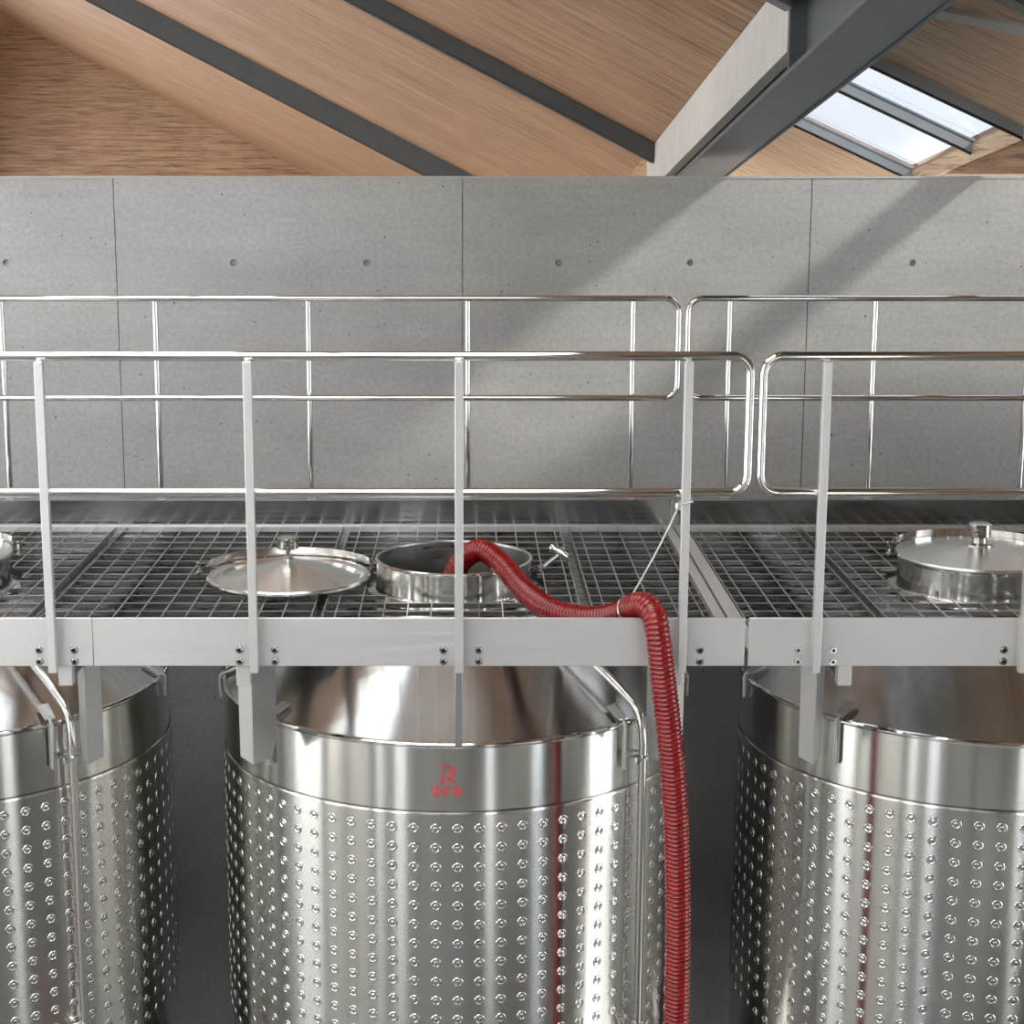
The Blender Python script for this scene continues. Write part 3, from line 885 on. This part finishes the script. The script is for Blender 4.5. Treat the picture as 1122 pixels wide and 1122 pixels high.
# ------------------------------------------------------------------ catwalk
YG, YGB = 6.70, 9.237            # front face of front girder, inner face of back girder
GZ = -0.2014
DECK = -0.14
XGAP = (1.124, 1.139)
XA, XB = -3.9, 4.0
def channel(mb, x0, x1, y0, dirn, t=0.008, fl=0.06):
    """C-channel along x: web at y0, flanges pointing dirn"""
    ya, yb = sorted((y0, y0 + dirn * t))
    mb.box(x0, x1, ya, yb, GZ, 0.0)
    ya, yb = sorted((y0 + dirn * t, y0 + dirn * fl))
    mb.box(x0, x1, ya, yb, GZ, GZ + t)
def catwalk(label, x0, x1, joints, beams, brackets, struts, gap_side):
    t = thing('catwalk', label, 'catwalk', ((x0 + x1) / 2, 7.95, GZ), 'catwalk modules over the tanks')
    cuts = [x0] + joints + [x1]
    for a, c in zip(cuts, cuts[1:]):
        b = MB(); channel(b, a + (0.001 if a in joints else 0), c - (0.001 if c in joints else 0), YG, 1)
        b.build('front_girder', M['satin'], t, bevel=0.0025)
    b = MB(); channel(b, x0, x1, YGB + 0.008, -1, fl=0.01)
    b.box(x0, x1, YGB + 0.008, YGB + 0.05, -0.008, 0.0)
    b.build('back_girder', M['mirror_plate'], t, bevel=0.002)
    b = MB(); b.box(x0, x1, YGB - 0.035, YGB, DECK - 0.045, DECK + 0.002)
    b.build('ledge', M['satin'], t, bevel=0.003)
    b = MB(); b.box(x0, x1, YG + 0.008, YG + 0.05, DECK - 0.045, DECK - 0.034)
    b.build('ledge', M['satin'], t)
    b = MB()   # end channel at the joint of the two modules, level with the grating
    xe0, xe1 = (1.080, XGAP[0]) if gap_side > 0 else (XGAP[1], 1.20)
    if gap_side > 0:
        b.box(xe0, 1.128, YG + 0.009, YGB - 0.036, DECK - 0.06, DECK + 0.003)
    else:
        b.box(1.140, xe1, YG + 0.009, YGB - 0.036, DECK - 0.06, DECK + 0.003)
    b.build('end_channel', M['satin'], t, bevel=0.004)
    for xb in beams:
        b = MB(); b.box(xb - 0.0275, xb + 0.0275, YG + 0.063, YGB - 0.04, DECK - 0.125, DECK - 0.046)
        b.mi = 1
        b.box(xb - 0.0275, xb + 0.0275, YG + 0.012, YG + 0.062, GZ - 0.086, GZ - 0.001)
        b.build('cross_beam', [M['bar_steel'], M['satin']], t, bevel=0.002)
    for xb, s in brackets:      # angle bracket: two plates meeting at a front edge, foot shaped to the tank flank
        b = MB()
        yb = 6.86
        zb = -0.60
        # front plate
        b.prism([(xb - s * 0.062, yb + 0.03, GZ), (xb, yb, GZ), (xb, yb, zb - 0.075), (xb - s * 0.058, yb + 0.03, zb - 0.05)], (0, 0.006, 0))
        # side plate running back to the tank
        b.prism([(xb, yb, GZ - 0.02), (xb + s * 0.075, yb + 0.20, GZ - 0.02), (xb + s * 0.075, yb + 0.20, zb - 0.02), (xb + s * 0.06, yb + 0.16, zb - 0.10), (xb, yb, zb - 0.075)], (-s * 0.006, 0.002, 0))
        b.prism([(xb, yb, GZ - 0.002), (xb + s * 0.08, yb + 0.21, GZ - 0.002), (xb - s * 0.06, yb + 0.25, GZ - 0.002), (xb - s * 0.062, yb + 0.03, GZ - 0.002)], (0, 0, -0.012))
        b.build('tank_bracket', M['bracket_steel'], t)
    for xj in (-1.8765, -0.649, 0.5375, 1.8035):    # flat bars under the joints of the gratings
        if x0 < xj < x1:
            b = MB(); b.box(xj - 0.021, xj + 0.021, YG + 0.055, YGB - 0.037, DECK - 0.045, DECK - 0.034)
            b.build('support_bar', M['bar_steel'], t)
    for xs in struts:
        b = MB(); b.box(xs - 0.015, xs + 0.015, 6.805, 6.825, TZ + 0.012, GZ)
        b.build('strut', M['plain_steel'], t, bevel=0.002)
    return t
catwalk('left long steel catwalk module ending at the gap beside the red hose', XA, XGAP[0], [-1.50], [-2.45, -1.62, -0.90, 0.85], [(-3.30, 1), (-1.576, -1), (-0.885, 1), (0.849, -1)], [-0.028], 1)
catwalk('right steel catwalk module beyond the gap under the closed round lid', XGAP[1], XB, [], [1.535, 2.75], [(1.455, 1), (3.1, -1)], [], -1)

# gratings, cut round the manhole necks
BAR_Y = [9.098 - 0.1436 * i for i in range(17)]
HOLES = [(TX - SP, TY), (TX, TY), (TX + SP, TY)]
HR = NR + 0.055
def clear_spans(a, c, cut):
    """parts of [a, c] outside the cut intervals"""
    out = [(a, c)]
    for u, v in cut:
        nxt = []
        for p, q in out:
            if v <= p or u >= q:
                nxt.append((p, q)); continue
            if u > p: nxt.append((p, u))
            if v < q: nxt.append((v, q))
        out = nxt
    return [(p, q) for p, q in out if q - p > 0.01]
def grating(x0, x1, xr0, label):
    t = thing('grating_panel', label, 'grating', ((x0 + x1) / 2, 7.95, DECK - 0.034), 'grating panels of the catwalk deck')
    for y in BAR_Y:
        cut = []
        for hx, hy in HOLES:
            d = HR * HR - (y - hy) ** 2
            if d > 0: cut.append((hx - math.sqrt(d), hx + math.sqrt(d)))
        for p, q in clear_spans(x0, x1, cut):
            b = MB()
            b.prism([(p, y - 0.0025, DECK - 0.027), (p, y + 0.0025, DECK - 0.027), (p, y + 0.0025, DECK - 0.008), (p, y - 0.0025, DECK - 0.008)], (q - p, 0, 0))
            b.mi = 1
            b.prism([(p, y - 0.0045, DECK - 0.008), (p, y + 0.0045, DECK - 0.008), (p, y + 0.0045, DECK - 0.0045), (p, y - 0.0045, DECK - 0.0045)], (q - p, 0, 0))
            b.build('bearing_bar', [M['bar_steel'], M['rod_steel']], t)  # brighter tops over dark faces: light from above put into the steel
    xs = [x0 + 0.004]
    x = xr0
    while x < x1 - 0.03:
        if x > x0 + 0.03: xs.append(x)
        x += 0.1048
    xs.append(x1 - 0.004)
    ya, yb = YG + 0.02, YGB - 0.037
    for x in xs:
        cut = []
        for hx, hy in HOLES:
            d = HR * HR - (x - hx) ** 2
            if d > 0: cut.append((hy - math.sqrt(d), hy + math.sqrt(d)))
        edge = x in (xs[0], xs[-1])
        for p, q in clear_spans(ya, yb, cut):
            b = MB()
            if edge: b.box(x - 0.0025, x + 0.0025, p, q, DECK - 0.033, DECK)
            else: b.box(x - 0.003, x + 0.003, p, q, DECK - 0.0045, DECK)
            b.build('edge_bar' if edge else 'cross_rod', M['rod_steel'], t)
grating(-3.86, -1.903, -3.792, 'grating panel at far left around the manhole cut by the picture edge')
grating(-1.850, -0.668, -1.742, 'grating panel under the loose conical lid')
grating(-0.630, 0.515, -0.57, 'grating panel around the open manhole of the middle tank')
grating(0.560, 1.074, 0.617, 'narrow grating panel behind the draped red hose left of the gap')
grating(1.206, 1.785, 1.262, 'grating panel just right of the bare steel strip at the module gap')
grating(1.822, 3.96, 1.885, 'grating panel at far right around the manhole with closed lid')

# ------------------------------------------------------------------ guard rails
def loop_path(x0, x1, z0, z1, y, r=0.075, open_left=False, open_right=False):
    pts = []
    def corner(cx, cz, a0, a1): pts.extend(arc((cx, y, cz), r, math.radians(a0), math.radians(a1), 8))
    corner(x1 - r, z0 + r, -90, 0); corner(x1 - r, z1 - r, 0, 90)
    corner(x0 + r, z1 - r, 90, 180); corner(x0 + r, z0 + r, 180, 270)
    return pts
def bolt(mb, x, y, z):
    for r, d, mi in ((0.0165, 0.003, 0), (0.0125, 0.0135, 0)):
        ring0 = []
        mb.mi = mi
        a = [mb.bm.verts.new((x + r * math.cos(2 * PI * i / 14), y, z + r * math.sin(2 * PI * i / 14))) for i in range(14)]
        c = [mb.bm.verts.new((x + r * 0.94 * math.cos(2 * PI * i / 14), y - d, z + r * 0.94 * math.sin(2 * PI * i / 14))) for i in range(14)]
        for i in range(14): mb.face([a[i], a[(i + 1) % 14], c[(i + 1) % 14], c[i]])
        if r > 0.015:
            mb.face(c)
        else:
            e = [mb.bm.verts.new((x + 0.0075 * math.cos(2 * PI * i / 6), y - d, z + 0.0075 * math.sin(2 * PI * i / 6))) for i in range(6)]
            g = [mb.bm.verts.new((v.co.x, y - 0.004, v.co.z)) for v in e]
            fill = bmesh.ops.triangle_fill(mb.bm, use_beauty=True, edges=[mb.bm.edges.get((c[i], c[(i + 1) % 14])) for i in range(14)] + [mb.bm.edges.new((e[i], e[(i + 1) % 6])) for i in range(6)])
            mb.mi = 1
            for i in range(6): mb.face([e[i], e[(i + 1) % 6], g[(i + 1) % 6], g[i]])
            mb.face(g); mb.mi = 0
YRF = YG - 0.001
def front_rail(label, x0, x1, posts):
    t = thing('guard_rail', label, 'railing', ((x0 + x1) / 2, YG, 0), 'steel guard rails of the catwalk')
    b = MB(); b.tube(loop_path(x0, x1, 0.513, 1.053, YG - 0.012, 0.072), 0.0185, 16, closed=True)
    b.build('handrail', M['polished'], t, angle=60)
    for x in posts:
        b = MB(); b.box(x - 0.0165, x + 0.0165, YG - 0.063, YG - 0.025, GZ - 0.012, 1.036)
        b.box(x - 0.012, x + 0.012, YG - 0.025, YG - 0.001, GZ + 0.004, -0.004)
        b.box(x - 0.009, x + 0.009, YG - 0.045, YG - 0.008, 1.030, 1.044)
        b.build('post', M['satin'], t, bevel=0.0025)
        for dx in (-0.078, 0.078):
            for z in (-0.133, -0.181):
                b = MB(); bolt(b, x + dx * (0.82 if dx < 0 else 1.0), YG - 0.0003, z)
                b.build('bolt', [M['polished'], M['dark']], t, recalc=False)
FP = [-2.46, -1.653, -0.846, -0.025, 0.866]
front_rail('front stainless guard rail on the left module with four visible posts and rounded end', -3.85, 1.112, FP)
front_rail('front stainless guard rail on the right module starting beyond the gap', 1.162, 3.95, [1.403, 2.232, 3.05])
def back_rail(label, x0, x1, posts):
    t = thing('guard_rail', label, 'railing', ((x0 + x1) / 2, YGB + 0.03, 0), 'steel guard rails of the catwalk')
    b = MB(); b.tube(loop_path(x0, x1, 0.560, 1.095, YGB + 0.010, 0.075), 0.0165, 14, closed=True)
    b.build('handrail', M['polished'], t, angle=60)
    for x in posts:
        b = MB(); b.rod((x, YGB + 0.034, 0.0), (x, YGB + 0.034, 1.08), 0.0155, 14)
        b.build('post', M['polished'], t)
        b = MB(); b.box(x - 0.022, x + 0.022, YGB + 0.012, YGB + 0.049, 0.0, 0.010); b.lathe([(0, 0.024), (0.007, 0.022), (0.008, 0.010)], (x - 0.019, YGB + 0.02, 0), 8)
        b.build('foot', M['plain_steel'], t)
left_rail = next(o for o in ROOTS if o.get('label', '').startswith('front stainless guard rail on the left'))
for z in (0.66, 0.76, 0.86, 0.95):      # thin links across the slit between the two rail ends
    b = MB(); b.rod((1.126, YG - 0.012, z), (1.1475, YG - 0.012, z), 0.003, 6)
    b.build('link', M['polished'], left_rail)
back_rail('rear stainless guard rail on the left module near the concrete wall', -3.85, 1.142, [-2.49, -1.665, -0.844, 0.012, 0.900])
back_rail('rear stainless guard rail on the right module near the concrete wall', 1.192, 3.95, [1.418, 2.200, 3.03])

# ------------------------------------------------------------------ red hose over the girder
hose = thing('suction_hose', 'red ribbed hose coming out of the open manhole and hanging over the girder', 'hose', (0.80, 6.6, FLOOR))
HP = [(-0.12, 7.98, -0.55), (-0.09, 7.93, -0.25), (-0.03, 7.86, -0.05), (0.07, 7.76, 0.045), (0.17, 7.62, 0.005), (0.26, 7.42, -0.065), (0.36, 7.16, -0.083), (0.50, 6.99, -0.078), (0.62, 6.86, -0.03), (0.70, 6.74, 0.045), (0.745, 6.645, 0.035), (0.765, 6.60, -0.06), (0.785, 6.585, -0.22), (0.815, 6.58, -0.45), (0.845, 6.58, -0.75), (0.865, 6.58, -1.15), (0.872, 6.58, -1.6), (0.870, 6.58, -2.2), (0.86, 6.56, -3.0), (0.85, 6.40, -3.42), (0.86, 6.0, FLOOR + 0.055), (1.0, 5.2, FLOOR + 0.055)]
path = spline(HP, 24)
# even steps along the path, six per rib
dist = [0.0]
for a, c in zip(path, path[1:]): dist.append(dist[-1] + (c - a).length)
step = 0.0185 / 6
pts, rad, s, i = [], [], 0.0, 0
while s < dist[-1]:
    while i < len(dist) - 2 and dist[i + 1] < s: i += 1
    f = (s - dist[i]) / max(1e-9, dist[i + 1] - dist[i])
    pts.append(path[i].lerp(path[i + 1], f))
    ph = (s / 0.0185) % 1.0
    rad.append(0.0485 + 0.0042 * math.exp(-((ph - 0.5) / 0.16) ** 2))
    s += step
b = MB(); b.tube(pts, 0.05, 24, radii=rad)
b.build('ribbed_tube', M['hose'], hose, angle=70)

# wire that ties the hose up to the rail
wire = thing('tie_wire', 'thin steel wire tying the red hose up to the front rail post', 'wire', (0.8, 6.7, 0.1))
kx = Vector((0.845, 6.70, 0.455))
hook = Vector((0.675, 6.775, 0.075))
b = MB(); b.tube(spline([hook, hook.lerp(kx, 0.5) + Vector((0.004, 0, -0.004)), kx], 8), 0.0045, 6); b.build('strand', M['wire'], wire)
b = MB()
hc = Vector((0.664, 6.80, 0.004)); ht = Vector((0.62, -0.7, 0.42)).normalized()
u = ht.cross(Vector((0, 0, 1))).normalized(); v = u.cross(ht)
b.tube([hc + (u * math.cos(a) + v * math.sin(a)) * 0.058 for a in [2 * PI * i / 28 for i in range(28)]], 0.0045, 6, closed=True)
b.build('loop', M['wire'], wire)
b = MB(); b.tube([(0.842, 6.628, 0.475), (0.890, 6.628, 0.487), (0.892, 6.682, 0.489), (0.842, 6.69, 0.475)], 0.004, 6, closed=True)
b.lathe([(0, 0.02), (0.012, 0.014), (0.015, 0.0), (0.012, -0.014), (0, -0.02)], (0.842, 6.69, 0.458), 10)
b.build('knot', M['wire'], wire)

for r in ROOTS:
    if 'base_at' in r: del r['base_at']
